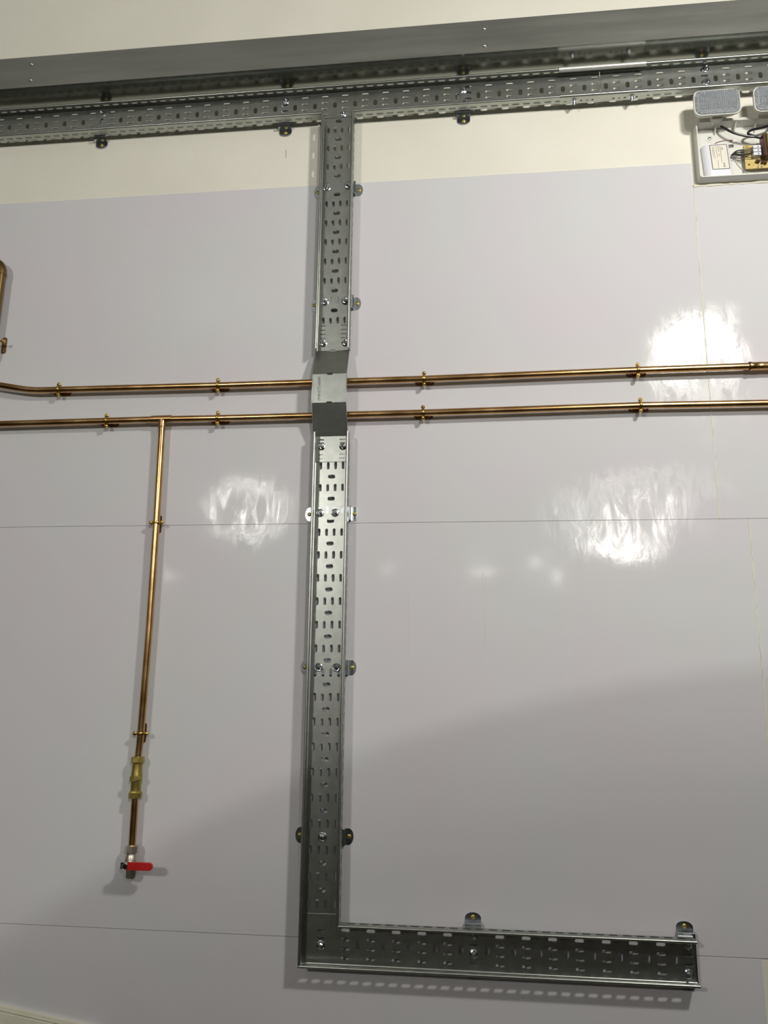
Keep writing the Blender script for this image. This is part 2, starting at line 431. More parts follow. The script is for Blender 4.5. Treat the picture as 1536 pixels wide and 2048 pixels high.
# --- low horizontal run
ZB = -945.9; fx = tray_fn('x', ZB); off = (350, 0, ZB)
t = thing('cable_tray', 'short galvanised tray run going right from the foot of the riser, open ended', 'cable tray', off, 'cable tray lengths')
e = HW-RB
out = [(-HW+4, -e), (711, -e), (711, e), (38, e), (38, 53)]
out += [(-20+14*math.cos(a)-8, 39+14*math.sin(a)) for a in [math.pi/2+math.pi/2*k/6 for k in range(7)]]
out += [(-HW+4, 30)]
rows = []
for i in range(0, 13): rows += [('q', 49.7+50*i), ('w', 74.7+50*i)]
rows.append(('q', 699.7))
ex = [slot_poly(0, 22.8, 16, 4.0, True), slot_poly(0, 8.3, 15, 3.0, True)]
base_mesh(lambda s, tt, y: (s, y-1.1, ZB+tt), out, rows, extra=ex).build('tray_base', 'galv', t, off)
flange_mesh(fx, -1, -HW, 712, 12.5+49.7-25).build('side_flange', 'galv', t, off)
flange_mesh(fx, 1, 38, 710.5, 12.5+49.7-25).build('side_flange', 'galv', t, off)
for (x, z) in ((299.5, -952.4), (299.6, -918.5), (698, -969), (700.5, -919.3), (0.9, -949.6)): bolt_on(t, off, x, z, -1.1, 8.5)
# --- high horizontal run, left length and right length meeting under the couplers
ZT = 942.2; fx = tray_fn('x', ZT)
XT0 = -864.0
def high(name_lbl, s0, s1, gap=None):
    off = ((s0+s1)/2, 0, ZT)
    t = thing('cable_tray', name_lbl, 'cable tray', off, 'cable tray lengths')
    rows = []
    k = math.ceil((s0-XT0)/50)
    for i in range(k-1, 60):
        a = XT0+50*i
        if a-7 > s0 and a+7 < s1: rows.append(('w', a))
        if a-25-10 > s0 and a-25+10 < s1: rows.append(('q', a-25))
    base_mesh(lambda s, tt, y: (s, y-1.1, ZT+tt), rect(s0, s1), rows).build('tray_base', 'galv', t, off)
    ph = XT0+12.5
    for a, b in ([(s0, s1)] if not gap else [(s0, gap[0]), (gap[1], s1)]):
        flange_mesh(fx, -1, a, b, ph).build('side_flange', 'galv', t, off)
    flange_mesh(fx, 1, s0, s1, ph).build('side_flange', 'galv', t, off)
    return t, off
t, off = high('long galvanised tray under the steel trunking, left of the couplers', -1250, 622.5, (UX-HW, UX+HW))
for (x, z) in ((-615, 963), (-138, 962), (300.8, 957), (7, 915.3), (306, 923.6)): bolt_on(t, off, x, z, -1.1, 8)
t, off = high('galvanised tray under the steel trunking, right of the couplers', 623.5, 1350)
for (x, z) in ((864.8, 969), (864.5, 934)): bolt_on(t, off, x, z, -1.1, 8.5)

# --- couplers wrapping the tray lips at the joint
def coupler(side, label):
    off = (626, -10, ZT+side*HW)
    t = thing('tray_coupler', label, 'tray coupler', off)
    mb = MB(); d = side; hw = HW+1.0; x0, x1 = 526, 726
    holes = [circ_poly(626+q, -9.5, 2.6) for q in (-87, -50, -37, -24, 24, 37, 50, 77)] + [circ_poly(626+q, -9.5, 3.2) for q in (-66, 66)]
    plate(mb, [(x0, -.5), (x1, -.5), (x1, -20.5), (x0, -20.5)], holes, .9, lambda u, v, w: (u, v, ZT+d*(hw+w)))
    r = 3.6 if d < 0 else 4.8
    roll = [(d*(hw-r+r*math.cos(a)), -20.5-r*math.sin(a)*1.3) for a in [math.pi*k/8 for k in range(9)]]
    roll.append((d*(hw-2*r), -19))
    strip(mb, roll, .9, x0, x1, lambda s, tt, y: (s, y, ZT+tt))
    mb.build('coupler_plate', 'galv' if d < 0 else 'strip', t, off)
    for q in (-66, 66):
        b = MB().turn((626+q, -9.5, ZT+d*(hw+.3)), (0, 0, d), [(0, 7.5), (1.2, 7.5), (1.6, 6.8), (1.6, 4.6), (4.8, 4.4), (6.5, 3.2), (9, 2.6), (10, 2.0)], 20)
        b.build('bolt', 'zinc', t, off)
coupler(-1, 'perforated joint plate with two bolts under the high tray lip, below the splice')
coupler(1, 'plain joint strip with its white reflection coloured in, over the upper lip of the high tray')

# --- offset piece bridging over the two copper pipes
off = (-4, -15, 197)
t = thing('tray_bridge', 'hat-shaped bare steel offset piece lifting the riser over both copper pipes', 'cable tray bridge', off)
H = 30; zb = [(362, -1.6), (297, -1.6), (229.4, -H), (162, -H), (92.5, -1.6), (33.7, -1.6)]
BX0, BX1 = -4-38.5, -4+38.5
mb = MB()
def seg_plate(a, b, x0, x1, holes, n0=0, n1=0):
    (za, ya), (zc, yc) = a, b
    L = math.hypot(za-zc, ya-yc); dz, dy = (zc-za)/L, (yc-ya)/L
    nz, ny = -dy, dz      # outward normal component
    ol = [(x0, 0)]+([(-11, 0), (-9.5, n0), (1.5, n0), (3, 0)] if n0 else [])+[(x1, 0), (x1, L)]+([(3, L), (1.5, L-n1), (-9.5, L-n1), (-11, L)] if n1 else [])+[(x0, L)]
    plate(mb, ol, holes(L), 1.0, lambda u, v, w: (u, ya+dy*v+ny*w, za+dz*v+nz*w))
adj = lambda L, f: [slot_poly(x, q, 13, 3.2, True) for x in (-4-24, -4+24) for q in f]
seg_plate(zb[0], zb[1], -4-35, -4+35, lambda L: adj(L, (4, 14.5, 25, 35)), 0, 2.2)
seg_plate(zb[1], zb[2], BX0, BX1, lambda L: [], 2.4, 2.4)
seg_plate(zb[2], zb[3], BX0, BX1, lambda L: [], 2.4, 2.4)
seg_plate(zb[3], zb[4], BX0, BX1, lambda L: [], 2.4, 2.4)
seg_plate(zb[4], zb[5], -2-35, -2+35, lambda L: [slot_poly(x, q, 13, 3.2, True) for x in (-25, 23) for q in (8, 16, 43, 52)])
mb.build('bridge_plate', 'galv', t, off)
# narrow folded edges and the four small obround notches on the bends
for x in (BX0, BX1):
    mb = MB(); mm = []
    for (z, y) in zb[1:5]: mm.append((y, z))
    mb.loft([[(x-.5, y, z), (x+.5, y, z), (x+.5, y-5.2, z), (x-.5, y-5.2, z)] for y, z in mm])
    mb.build('side_fold', 'galv', t, off)
def text_mesh(body, size, mapf, th=.2):
    cu = bpy.data.curves.new('tmp', 'FONT'); cu.body = body; cu.size = size; cu.extrude = th/2; cu.align_x = 'CENTER'; cu.align_y = 'CENTER'
    ob = bpy.data.objects.new('tmp', cu); COL.objects.link(ob)
    dg = bpy.context.evaluated_depsgraph_get(); me = bpy.data.meshes.new_from_object(ob.evaluated_get(dg))
    mb = MB(); mb.add([mapf(v.co.x, v.co.y, v.co.z) for v in me.vertices], [tuple(p.vertices) for p in me.polygons])
    bpy.data.objects.remove(ob); bpy.data.curves.remove(cu); bpy.data.meshes.remove(me)
    return mb
text_mesh('(MAVITI HHM', 9.5, lambda u, v, w: (-27-v, -H-.6-w, 195+u)).build('embossed_lettering', 'trunk_body', t, off)
for (x, z) in ((-26.5, 315), (23.8, 314.5), (-24, 69), (24.3, 68.5)): bolt_on(t, off, x, z, -2.1, 8.5, 'bright')

# ------------------------------------------------------------------ stand-off brackets
def bracket(loc, rot, label):
    """local: spans local X, width in local Z; hat shape between wall and tray base"""
    t = thing('standoff_bracket', label, 'bracket', loc, 'zinc stand-off brackets', rot)
    yt = 1.9; yw = WALL-1.5-loc[1]-.8; w = 15.5; mb = MB()
    strip(mb, [(-43, yw), (-43, yt+1), (-42, yt), (42, yt), (43, yt+1), (43, yw)], 1.5, -w, w, lambda s, tt, y: (tt, y, s))
    mb.build('bracket_body', 'zinc', t)
    for d in (-1, 1):
        pts = [(42.3*d, -w), (50*d, -w)]
        pts += [(d*(50+10*math.cos(a)), w*math.sin(a)) for a in [-math.pi/2*.92+math.pi*.92*k/10 for k in range(11)]]
        pts += [(50*d, w), (42.3*d, w)]
        m2 = MB(); plate(m2, pts, [], 1.5, lambda u, v, ww: (u, yw+ww, v)); ear = m2.build('ear', 'zinc', t)
        s = MB().turn((51*d, yw-.8, 0), (0, -1, 0), [(0, 4.6), (1.0, 4.4), (2.0, 3.0), (2.2, 1.5)], 18)
        s.box(51*d-2.2, 51*d+2.2, yw-3.1, yw-2.9, -.4, .4)
        s.build('screw', 'dull_brass', ear)
    return t
br = bracket((0, 0, -750.5), (0, 0, 0), 'zinc stand-off bracket behind the riser, just above its foot')
V = [((0, 0, -414), 'zinc stand-off bracket behind the lower riser, second up from the floor end'),
     ((0, 0, -81.5), 'zinc stand-off bracket behind the riser, on the cladding joint below the pipes'),
     ((UX, 0, 420), 'zinc stand-off bracket behind the upper riser, just above the offset piece'),
     ((UX, 0, 716), 'zinc stand-off bracket behind the upper riser at the cladding top edge')]
for l, s in V: copy_thing(br, l, s)
HB = [((-618, 0, ZT-4), 'zinc stand-off bracket below the high tray, leftmost of its three ears'),
      ((-140, 0, ZT-4), 'zinc stand-off bracket below the high tray, left of the riser'),
      ((300, 0, ZT-4), 'zinc stand-off bracket below the high tray, right of the riser'),
      ((865, 0, ZT-4), 'zinc stand-off bracket behind the high tray above the emergency light'),
      ((299, 0, ZB+3), 'zinc stand-off bracket on the low tray, midway along its top edge'),
      ((699, 0, ZB+3), 'zinc stand-off bracket on the low tray at its open right end')]
for l, s in HB: copy_thing(br, l, s, (0, math.pi/2, 0))

# ------------------------------------------------------------------ steel trunking
off = (0, WALL, 1005)
t = thing('cable_trunking', 'long grey square steel trunking fixed above the high tray', 'trunking', off)
y0 = WALL-82
MB().cbox(-1300, 1400, y0+1, WALL-.1, 1005.5, 1092.5, .8).build('trunking_body', 'trunk_body', t, off)
mb = MB().box(-1300, 1400, y0-.4, y0+1.2, 1005, 1093)
mb.build('trunking_lid', 'galv_dark', t, off)
for x, z in ((-781.5, 1072), (-779, 1025.3), (351, 1070.8), (351.4, 1023.7)):
    MB().turn((x, y0-.4, z), (0, -1, 0), [(0, 5), (1.2, 4.8), (2.6, 3.2), (3.0, 1.2)], 18).build('rivet', 'zinc', t, off)

# ------------------------------------------------------------------ copper pipes
PYC = -3.0; PR = 7.5
off = (0, PYC, 222)
t = thing('copper_pipe', 'upper horizontal copper pipe with a slight bend at its left end', 'pipe', off)
pts = [(-1100, PYC-4, 300), (-900, PYC-3, 257), (-800, PYC-2, 237), (-760, PYC-1, 229.5), (-735, PYC, 225.5), (-712, PYC, 223.4), (-690, PYC, 222.9), (-660, PYC, 222.8)]
pts += [(-270, PYC, 220.8), (206, PYC, 221.0), (667, PYC, 225.6), (900, PYC, 226.2)]
MB().tube(pts, PR, 28).build('pipe_run', 'copper', t, off)
cc = MB().turn((903, PYC, 226.2), (1, 0, 0), [(0, 7.4), (0, 10), (2.5, 10), (3, 9), (12.5, 9), (13.4, 8.4), (14.3, 9), (25, 9), (26, 8.0), (27, 8.6), (90, 8.6), (92, 7)], 28)
cc.build('pipe_coupling', 'copper', t, off)
MB().turn((902, PYC, 226.2), (1, 0, 0), [(-1, 8), (-1, 9.8), (1.4, 9.8), (1.4, 8)], 28).build('flux_ring', 'brown', t, off)
MB().tube([(960, PYC, 226.3), (1300, PYC, 227)], PR, 28).build('pipe_run', 'copper', t, off)

off = (0, PYC, 143)
t = thing('copper_pipe', 'lower horizontal copper pipe, parallel under the other one, feeding a branch', 'pipe', off)
MB().tube([(-1100, PYC, 141.5), (-780, PYC, 141.8), (-418, PYC, 142.8)], PR, 28).build('pipe_run', 'copper', t, off)
MB().tube([(-400, PYC, 142.9), (-268, PYC, 141.6), (202, PYC, 141.4), (671, PYC, 144.8), (927, PYC, 142.5), (1300, PYC, 141)], PR, 28).build('pipe_run', 'copper', t, off)
mb = MB().tube([(-423.5, PYC, 143), (-422.8, PYC, 143), (-375.2, PYC, 143), (-374.5, PYC, 143)], [7.8, 8.9, 8.9, 7.8], 28)
mb.tube([(-397, PYC, 141), (-397, PYC, 124), (-397, PYC, 123)], [8.9, 8.9, 7.8], 28)
mb.build('tee_fitting', 'copper', t, off)

off = (-397, PYC, -330)
t = thing('copper_pipe', 'vertical copper branch pipe hanging from the tee on the lower pipe', 'pipe', off)
MB().tube([(-397, PYC, 126), (-394.3, PYC, -90), (-393.7, PYC, -330), (-396.2, PYC, -560), (-398.4, PYC, -615)], PR, 28).build('pipe_run', 'copper', t, off)
MB().tube([(-398.4, PYC, -670), (-397.6, PYC, -785)], PR, 28).build('pipe_run', 'copper', t, off)

# valves
off = (-398.5, PYC, -644)
t = thing('isolating_valve', 'dull brass compression isolating valve midway near the foot of the branch pipe', 'valve', off)
c = Vector((-398.5, PYC, 0))
mb = MB().turn((-398.5, PYC, -644), (0, 0, 1), [(-27, 9.6), (-27, 10.6), (-12, 10.8), (-8, 11.6), (8, 11.6), (12, 10.8), (27, 10.6), (27, 9.6)], 28)
mb.build('valve_body', 'dull_brass', t, off)
for z0, s in ((-602, -1), (-686, 1)):
    mb = MB().turn((-398.5, PYC, z0), (0, 0, s), [(0, 9), (1, 13.4), (11, 14), (12.5, 12.0), (15, 11.4)], 8)
    mb.build('compression_nut', 'dull_brass', t, off)
mb = MB().turn((-400, PYC-8, -646), (0, -1, 0), [(0, 6), (6, 5.6), (8, 4.6)], 14)
mb.build('spindle', 'dull_brass', t, off)
mb = MB().loft([[(-407, PYC-15, -649), (-407, PYC-12, -649), (-407, PYC-12, -641), (-407, PYC-15, -641)],
                [(-398, PYC-17, -652), (-398, PYC-12, -652), (-398, PYC-12, -640), (-398, PYC-17, -640)],
                [(-386, PYC-15, -646), (-386, PYC-12, -646), (-386, PYC-12, -639), (-386, PYC-15, -639)]])
mb.build('wing_handle', 'dull_brass', t, off)

off = (-397, PYC, -808)
t = thing('ball_valve', 'plated lever ball valve with red handle closing the bottom of the branch pipe', 'valve', off)
mb = MB().turn((-397.3, PYC, -777), (0, 0, -1), [(0, 9), (1, 14.4), (13, 15), (14, 13)], 8)
mb.build('compression_nut', 'nickel', t, off)
mb = MB().turn((-397, PYC, -790), (0, 0, -1), [(0, 12), (3, 11.6), (6, 12.4), (14, 14.4), (26, 14.4), (33, 12.6), (35, 11.6)], 28)
mb.build('valve_body', 'nickel', t, off)
mb = MB().turn((-396.5, PYC, -823), (0, 0, -1), [(0, 11.5), (1.2, 13.6), (12, 13.6), (14, 12.6), (14.5, 11), (17, 10.8), (17, 9)], 8)
mb.build('valve_outlet', 'nickel', t, off)
mb = MB().turn((-396.5, PYC-10, -811), (0, -1, 0), [(0, 7), (14, 6.5), (18, 5)], 14)
mb.turn((-396.5, PYC-28, -811), (0, -1, 0), [(0, 6.6), (5, 6.6), (6, 5.4)], 6)
mb.build('spindle', 'bright', t, off)
mb = MB().box(-407, -390, PYC-29, PYC-27, -817, -805)
mb.build('lever', 'bright', t, off)
hp = [(-396, -818)]
pts = [(-392, -818.5)] + [(-347+7.6*math.cos(a), -811+7.5*math.sin(a)) for a in [-math.pi/2+math.pi*k/8 for k in range(9)]] + [(-392, -803.5)]
mb = MB(); n = len(pts)
cx = sum(p[0] for p in pts)/n; cz = sum(p[1] for p in pts)/n
def ring(y, k): return [((p[0]-cx)*k+cx if k != 1 else p[0], y, (p[1]-cz)*k+cz) for p in pts]
mb.loft([ring(PYC-25.5, .96), ring(PYC-26.5, 1), ring(PYC-31, 1), ring(PYC-32, .94)])
lv = mb.build('handle_grip', 'red', t, off); lv['label'] = 'red vinyl lever grip'

# ------------------------------------------------------------------ brass pipe clips
def clip(loc, label, r=PR, rot=(0, 0, 0), lug=5.0, pz=-1.5):
    """local origin at pipe centre, pipe along local X, lugs up and down"""
    t = thing('pipe_clip', label, 'pipe clip', loc, 'brass pipe clips', rot)
    yw = WALL-1.5-loc[1]; a0 = r+1.3
    mb = MB()
    for sx in (-1, 1):
        mb.turn((0, 0, 0), (1, 0, 0), [(0, a0), (0, a0+.01)], 3) if False else None
    ringp = []
    for sgn in (1,):
        ang = [math.pi*k/16 for k in range(33)]
        rr = [[(w_, -math.cos(a)*q, math.sin(a)*q) for w_, q in ((-2.6, r+.2), (-2.6, r+1.8), (0, r+2.6), (2.6, r+1.8), (2.6, r+.2))] for a in ang]
        mb.loft(rr, True, False)
    mb.build('ring', 'brass', t)
    for d in (1, -1):
        l = MB().turn((0, 3.4, d*(r+lug)), (0, -1, 0), [(0, 4.2), (6.6, 4.2), (7.4, 3.2)], 14)
        if lug > 6: l.box(-2, 2, -2, 2, min(d*(r+1), d*(r+lug)), max(d*(r+1), d*(r+lug)))
        lg = l.build('lug', 'brass', t)
        MB().turn((0, -3.8, d*(r+lug)), (0, -1, 0), [(0, 2.9), (1.2, 2.6), (2.0, 1.4)], 12).build('screw', 'brass', lg)
    MB().turn((0, r+1, -1.0), (0, 1, 0), [(0, 3.6), (yw-r-1-2.4, 3.6)], 12).build('stem', 'bronze', t)
    m2 = MB(); plate(m2, slot_poly(0, pz, 42, 11, True, 7), [circ_poly(-14.5, pz, 2), circ_poly(14.5, pz, 2)], 2.4, lambda u, v, w: (u, yw-1.2+w, v))
    m2.build('backplate', 'bronze', t)
    return t
c0 = clip((-657, PYC, 222.8), 'brass clip on the upper pipe beside its bend, leftmost of four')
CL = [((-270, PYC, 220.8), 'brass clip on the upper pipe, directly above the clip right of the tee', 0),
      ((204.9, PYC, 221), 'brass clip on the upper pipe, first one right of the riser', 0),
      ((670, PYC, 225.6), 'brass clip on the upper pipe, at the far right', 0),
      ((-532, PYC, 142.5), 'brass clip on the lower pipe, left of the tee', 0),
      ((-266, PYC, 141.6), 'brass clip on the lower pipe, right of the tee', 0),
      ((202.6, PYC, 141.4), 'brass clip on the lower pipe, first one right of the riser', 0),
      ((671, PYC, 144.8), 'brass clip on the lower pipe, at the far right', 0),
      ((-394.2, PYC, -100), 'brass clip on the vertical branch pipe at the cladding joint', 1),
      ((-396.2, PYC, -555), 'brass clip on the vertical branch pipe just above the brass valve', 1)]
for l, s, v in CL: copy_thing(c0, l, s, (0, math.pi/2, 0) if v else (0, 0, 0))
# darker, bigger pipe at the left edge
off = (-835, -8, 400)
LX = -835
t = thing('copper_pipe', 'tarnished larger pipe end with elbow at the left edge of the picture', 'pipe', off)
MB().tube([(LX+1.5, -8, 530), (LX-1.2, -8, 330)]+[(LX-1.2-24+24*math.cos(a), -8, 326-24*math.sin(a)) for a in [math.pi/2*k/10 for k in range(1, 11)]]+[(LX-300, -8, 302)], 11, 28).build('pipe_run', 'old_copper', t, off)
arc = [(LX+1.5-24+24*math.cos(a), -8, 533+24*math.sin(a)) for a in [math.pi/2*k/10 for k in range(11)]]
MB().tube([(LX+1.5, -8, 524)]+arc+[(LX-28, -8, 557)], 12.4, 28).build('elbow', 'old_copper', t, off)
MB().tube([(LX-26, -8, 557), (LX-300, -8, 557)], 11, 28).build('pipe_run', 'old_copper', t, off)
clip((LX-1.5, -8, 349), 'brass clip with brown backplate beside the tarnished pipe at the left edge', 11, (0, math.pi/2, 0), 19, 17)

# ------------------------------------------------------------------ emergency light without its cover
EX0, EX1, EZ0, EZ1, EYF = 830, 1150, 681, 826, -8
off = (EX0, WALL, EZ0)
t = thing('emergency_light', 'twin-head emergency light with its cover off, electronics and battery showing', 'emergency light', off)
def rr(x0, x1, z0, z1, r, y, n=5):
    o = []
    for cx_, cz_, a0 in ((x1-r, z0+r, -math.pi/2), (x1-r, z1-r, 0), (x0+r, z1-r, math.pi/2), (x0+r, z0+r, math.pi)):
        for k in range(n+1):
            a = a0+math.pi/2*k/n; o.append((cx_+r*math.cos(a), y, cz_+r*math.sin(a)))
    return o
mb = MB()
mb.loft([rr(EX0+1, EX1-1, EZ0+1, EZ1-1, 7, WALL-.2), rr(EX0, EX1, EZ0, EZ1, 8, WALL-3), rr(EX0+1.5, EX1-1.5, EZ0+1, EZ1-1, 7, EYF),
         rr(EX0+3.7, EX1-3.7, EZ0+3.2, EZ1-3.2, 6, EYF), rr(EX0+4.5, EX1-4.5, EZ0+4, EZ1-4, 6, WALL-3)], True, True)
hs = mb.build('housing', 'plastic', t, off)
# ribs under the top wall, screw boss, round knock-out outline
mb = MB()
for x in (878, 921, 966, 1010, 1060):
    mb.loft([[(x-1, WALL-3, EZ1-5), (x+1, WALL-3, EZ1-5), (x+1, EYF+2, EZ1-5), (x-1, EYF+2, EZ1-5)],
             [(x-.8, WALL-3, EZ1-22), (x+.8, WALL-3, EZ1-22), (x+.8, WALL-5, EZ1-22), (x-.8, WALL-5, EZ1-22)]])
mb.turn((866, WALL-3, 796), (0, -1, 0), [(0, 8.5), (.8, 8.5), (.8, 7.4), (.2, 7.2)], 22)
mb.loft([[(978+q*math.cos(a), yy, 752+q*math.sin(a)) for q, yy in ((62, WALL-3), (62, WALL-6), (60.6, WALL-6), (60.6, WALL-3))] for a in [math.pi+math.pi*.5*k/28 for k in range(29)]], True, True)
mb.build('moulded_rib', 'plastic', hs, off)
mb = MB().turn((866, WALL-3.9, 796), (0, -1, 0), [(0, 4), (1.5, 3.6), (2.4, 2)], 14)
mb.build('fixing_screw', 'zinc', hs, off)
# top moulding behind the heads
MB().cbox(893, 960, -2, WALL-.2, EZ1-1, EZ1+9, 1.5).build('cable_entry_hump', 'plastic', hs, off)
# battery pack
mb = MB()
BXa, BXb, BZa, BZb, BY = 844, 904, 689, 772, 1
pr = []
for k in range(9):
    a = math.pi/2*k/8
    pr.append((BXa+13-13*math.cos(a)*1.0, BY+13-13*math.sin(a)))
pr += [(BXb-8+8*math.sin(a), BY+8-8*math.cos(a)) for a in [math.pi/2*k/5 for k in range(6)]]
pr += [(BXb, WALL-3.2), (BXa, WALL-3.2)]
mb.loft([[(x+4-.8, y+1 if y < 10 else y, BZa) for x, y in pr], [(x+4, y, BZa+2) for x, y in pr], [(x, y, BZb-2) for x, y in pr], [(x+.8, y+1 if y < 10 else y, BZb) for x, y in pr]])
bt = mb.build('battery_pack', 'shrink', t, off)
lx0, lx1, lz0, lz1 = 861, 898, 706, 768
sk = lambda x, z: x+4*(BZb-z)/(BZb-BZa)-1
MB().loft([[(sk(lx0, lz0), BY-.5, lz0), (sk(lx1, lz0), BY-.5, lz0), (sk(lx1, lz1), BY-.5, lz1), (sk(lx0, lz1), BY-.5, lz1)],
           [(sk(lx0, lz0), BY-.1, lz0), (sk(lx1, lz0), BY-.1, lz0), (sk(lx1, lz1), BY-.1, lz1), (sk(lx0, lz1), BY-.1, lz1)]]).build('battery_label', 'paper', bt, off)
mb = MB()
def ink(x0, z0, x1, z1, w=.6):
    a, b = sk(x0, z0), sk(x1, z1)
    if abs(x0-x1) < abs(z0-z1): q = [(a-w, z0), (a+w, z0), (b+w, z1), (b-w, z1)]
    else: q = [(a, z0-w), (b, z1-w), (b, z1+w), (a, z0+w)]
    mb.loft([[(p[0], BY-.75, p[1]) for p in q], [(p[0], BY-.5, p[1]) for p in q]])
ink(lx0, lz0, lx0, lz1); ink(lx1, lz0, lx1, lz1); ink(lx0, lz0, lx1, lz0); ink(lx0, lz1, lx1, lz1)
for x, segs in ((866, ((764, 738),)), (869, ((764, 742), (740, 732))), (874.5, ((765, 736), (730, 708))), (879, ((766, 750), (746, 738))), (883, ((764, 722),))):
    for a, b in segs:
        z = a
        while z > b: 
            z2 = max(b, z-random.uniform(2, 5)); ink(x, z2, x, z, .35); z = z2-.7
mb.build('label_print', 'ink', bt, off)
text_mesh('6-41', 6.5, lambda u, v, w: (sk(887, 714)+v, BY-.8-w, 715-u)).build('label_lettering', 'ink', bt, off)
text_mesh('CE', 5.5, lambda u, v, w: (sk(887, 758)+v, BY-.8-w, 758-u)).build('label_lettering', 'ink', bt, off)
# wires
def wire(name, pts, r, mat, par=None):
    P3 = []
    pv = [Vector(p) for p in pts]
    for i in range(len(pv)-1):
        p0 = pv[max(0, i-1)]; p1 = pv[i]; p2 = pv[i+1]; p3 = pv[min(len(pv)-1, i+2)]
        for k in range(8):
            u = k/8; P3.append(.5*((2*p1)+(-p0+p2)*u+(2*p0-5*p1+4*p2-p3)*u*u+(-p0+3*p1-3*p2+p3)*u**3))
    P3.append(pv[-1])
    return MB().tube(P3, r, 10).build(name, mat, par or t, off)
wire('lamp_cable', [(888, -2, 814), (893, -6, 806), (908, -8, 793), (930, -8, 783), (955, -8, 777), (985, -8, 775), (1030, -6, 775)], 2.7, 'black')
wire('lamp_cable', [(1005, 0, 820), (995, -5, 806), (975, -8, 799), (952, -9, 794), (943, -9, 786), (955, -9, 779), (972, -8, 773), (1030, -7, 770)], 2.7, 'black')
wire('battery_lead', [(870, 6, 772), (880, 2, 776), (900, 0, 778), (912, 0, 777)], 1.0, 'maroon')
wire('battery_lead', [(905, 0, 774), (914, 0, 776)], 1.8, 'maroon')
MB().cbox(911, 921, -3, 4, 771, 779, .6).build('wire_connector', 'plastic', t, off)
# circuit board, terminal, transformer, small components
pb = MB().cbox(935, 1120, 3, 5, 704, 764, .5).build('circuit_board', 'board', t, off)
MB().box(934.4, 935, 2.8, 5.2, 703.4, 763).build('board_edge', 'brown', pb, off)
tb = MB()
for k in range(3): tb.cbox(951.5, 968, -9, 3, 729+k*9, 737.5+k*9, .8)
tb.build('terminal_block', 'blue_white', pb, off)
mb = MB()
for k in range(3): mb.turn((962, -9, 733+k*9), (0, -1, 0), [(0, 1.6), (.3, 1.4)], 10)
for k in range(4): mb.box(952, 966, -9.3, -8.9, 728.3+k*9, 729.3+k*9)
mb.build('terminal_screw', 'ink', pb, off)
MB().cbox(971, 1018, -18, 3, 722, 778, 1).build('transformer', 'brown', pb, off)
MB().cbox(978, 1012, -22, -17, 728, 775, 1).build('transformer_winding', 'core', pb, off)
mb = MB()
for x, z in ((963, 718), (972, 716), (978, 714)): mb.turn((x, 3, z), (0, -1, 0), [(0, 3), (7, 3), (8, 2)], 12)
mb.cbox(957, 965, -4, 3, 717, 722, .5)
mb.build('component', 'brown', pb, off)
MB().turn((943, 3, 714), (0, -1, 0), [(0, 2.6), (.8, 2.2)], 14).build('solder_pad', 'brass', pb, off)
MB().turn((942, 3, 758), (0, -1, 0), [(0, 4.6), (1.2, 4.2)], 14).build('solder_pad', 'dull_brass', pb, off)
mb = MB()
for x in (962, 970):
    mb.tube([(x+2, 2, 711), (x, -5, 705), (x-2, -6, 699)], .8, 8)
mb.build('board_clip', 'plastic', pb, off)
for (z0, z1, m_) in ((750, 753, 'black'), (743, 744.5, 'black'), (736, 741, 'black'), (731, 728, 'ink')):
    wire('wire', [(908, 8, 744), (918, 2, (z0+746)/2+2), (934, -2, z0), (952, -3, z1)], 1.0 if m_ == 'ink' else 1.4, m_)
for z in (738, 733): wire('wire', [(912, 8, 737), (922, 5, z+1), (936, 0, z-1)], .6, 'maroon')
# lamp heads
def lamp_head(x0, nx):
    x1, z0, z1 = x0+101, 818, 881
    yf, yb = -42, -12
    bdy = MB().loft([rr(x0+16, x1-16, z0+16, z1-10, 10, yb), rr(x0+6, x1-6, z0+6, z1-4, 14, yb-8), rr(x0, x1, z0+1, z1, 15, yf+10), rr(x0, x1, z0-2, z1, 15, yf+6), rr(x0, x1, z0-2, z1, 15, yf+2),
                     rr(x0+3.5, x1-3.5, z0+1, z1-3, 13, yf+2), rr(x0+12, x1-12, z0+10, z1-10, 10, yf+14)])
    h = bdy.build('lamp_head', 'plastic', t, off)
    MB().loft([rr(x0+12, x1-12, z0+10, z1-10, 10, yf+13.5), rr(x0+4, x1-4, z0+2, z1-4, 12, yf+3), rr(x0+5, x1-5, z0+3, z1-5, 12, yf+3), rr(x0+13, x1-13, z0+11, z1-11, 9, yf+12.5)], True, False).build('reflector', 'reflector', h, off)
    # ribbed clear cover
    m = MB(); m.loft([rr(x0+2, x1-2, z0, z1-2, 14, yf+1.5), rr(x0+2.5, x1-2.5, z0+.5, z1-2.5, 14, yf-1), rr(x0+7, x1-7, z0+5, z1-7, 10, yf-4.5)])
    k = x0+12
    while k < x1-11:
        m.loft([[(k-1.9, yf-4.4, z0+8), (k+1.9, yf-4.4, z0+8), (k, yf-7.2, z0+9)], [(k-1.9, yf-4.4, z1-9), (k+1.9, yf-4.4, z1-9), (k, yf-7.2, z1-10)]])
        k += 4.3
    m.build('lens', 'lens', h, off)
    MB().cbox(nx-12, nx+12, -24, -6, 817.5, 832, 1.2).turn((nx, 6, EZ1-.5), (0, 0, 1), [(0, 9), (3, 9)], 16).build('swivel_neck', 'plastic', h, off)
    MB().turn((nx-5, -3, EZ1-4.2), (0, 0, -1), [(0, 2.6), (2, 2.6)], 10).build('fixing_nut', 'zinc', h, off)
lamp_head(821, 875)
lamp_head(951, 1005)

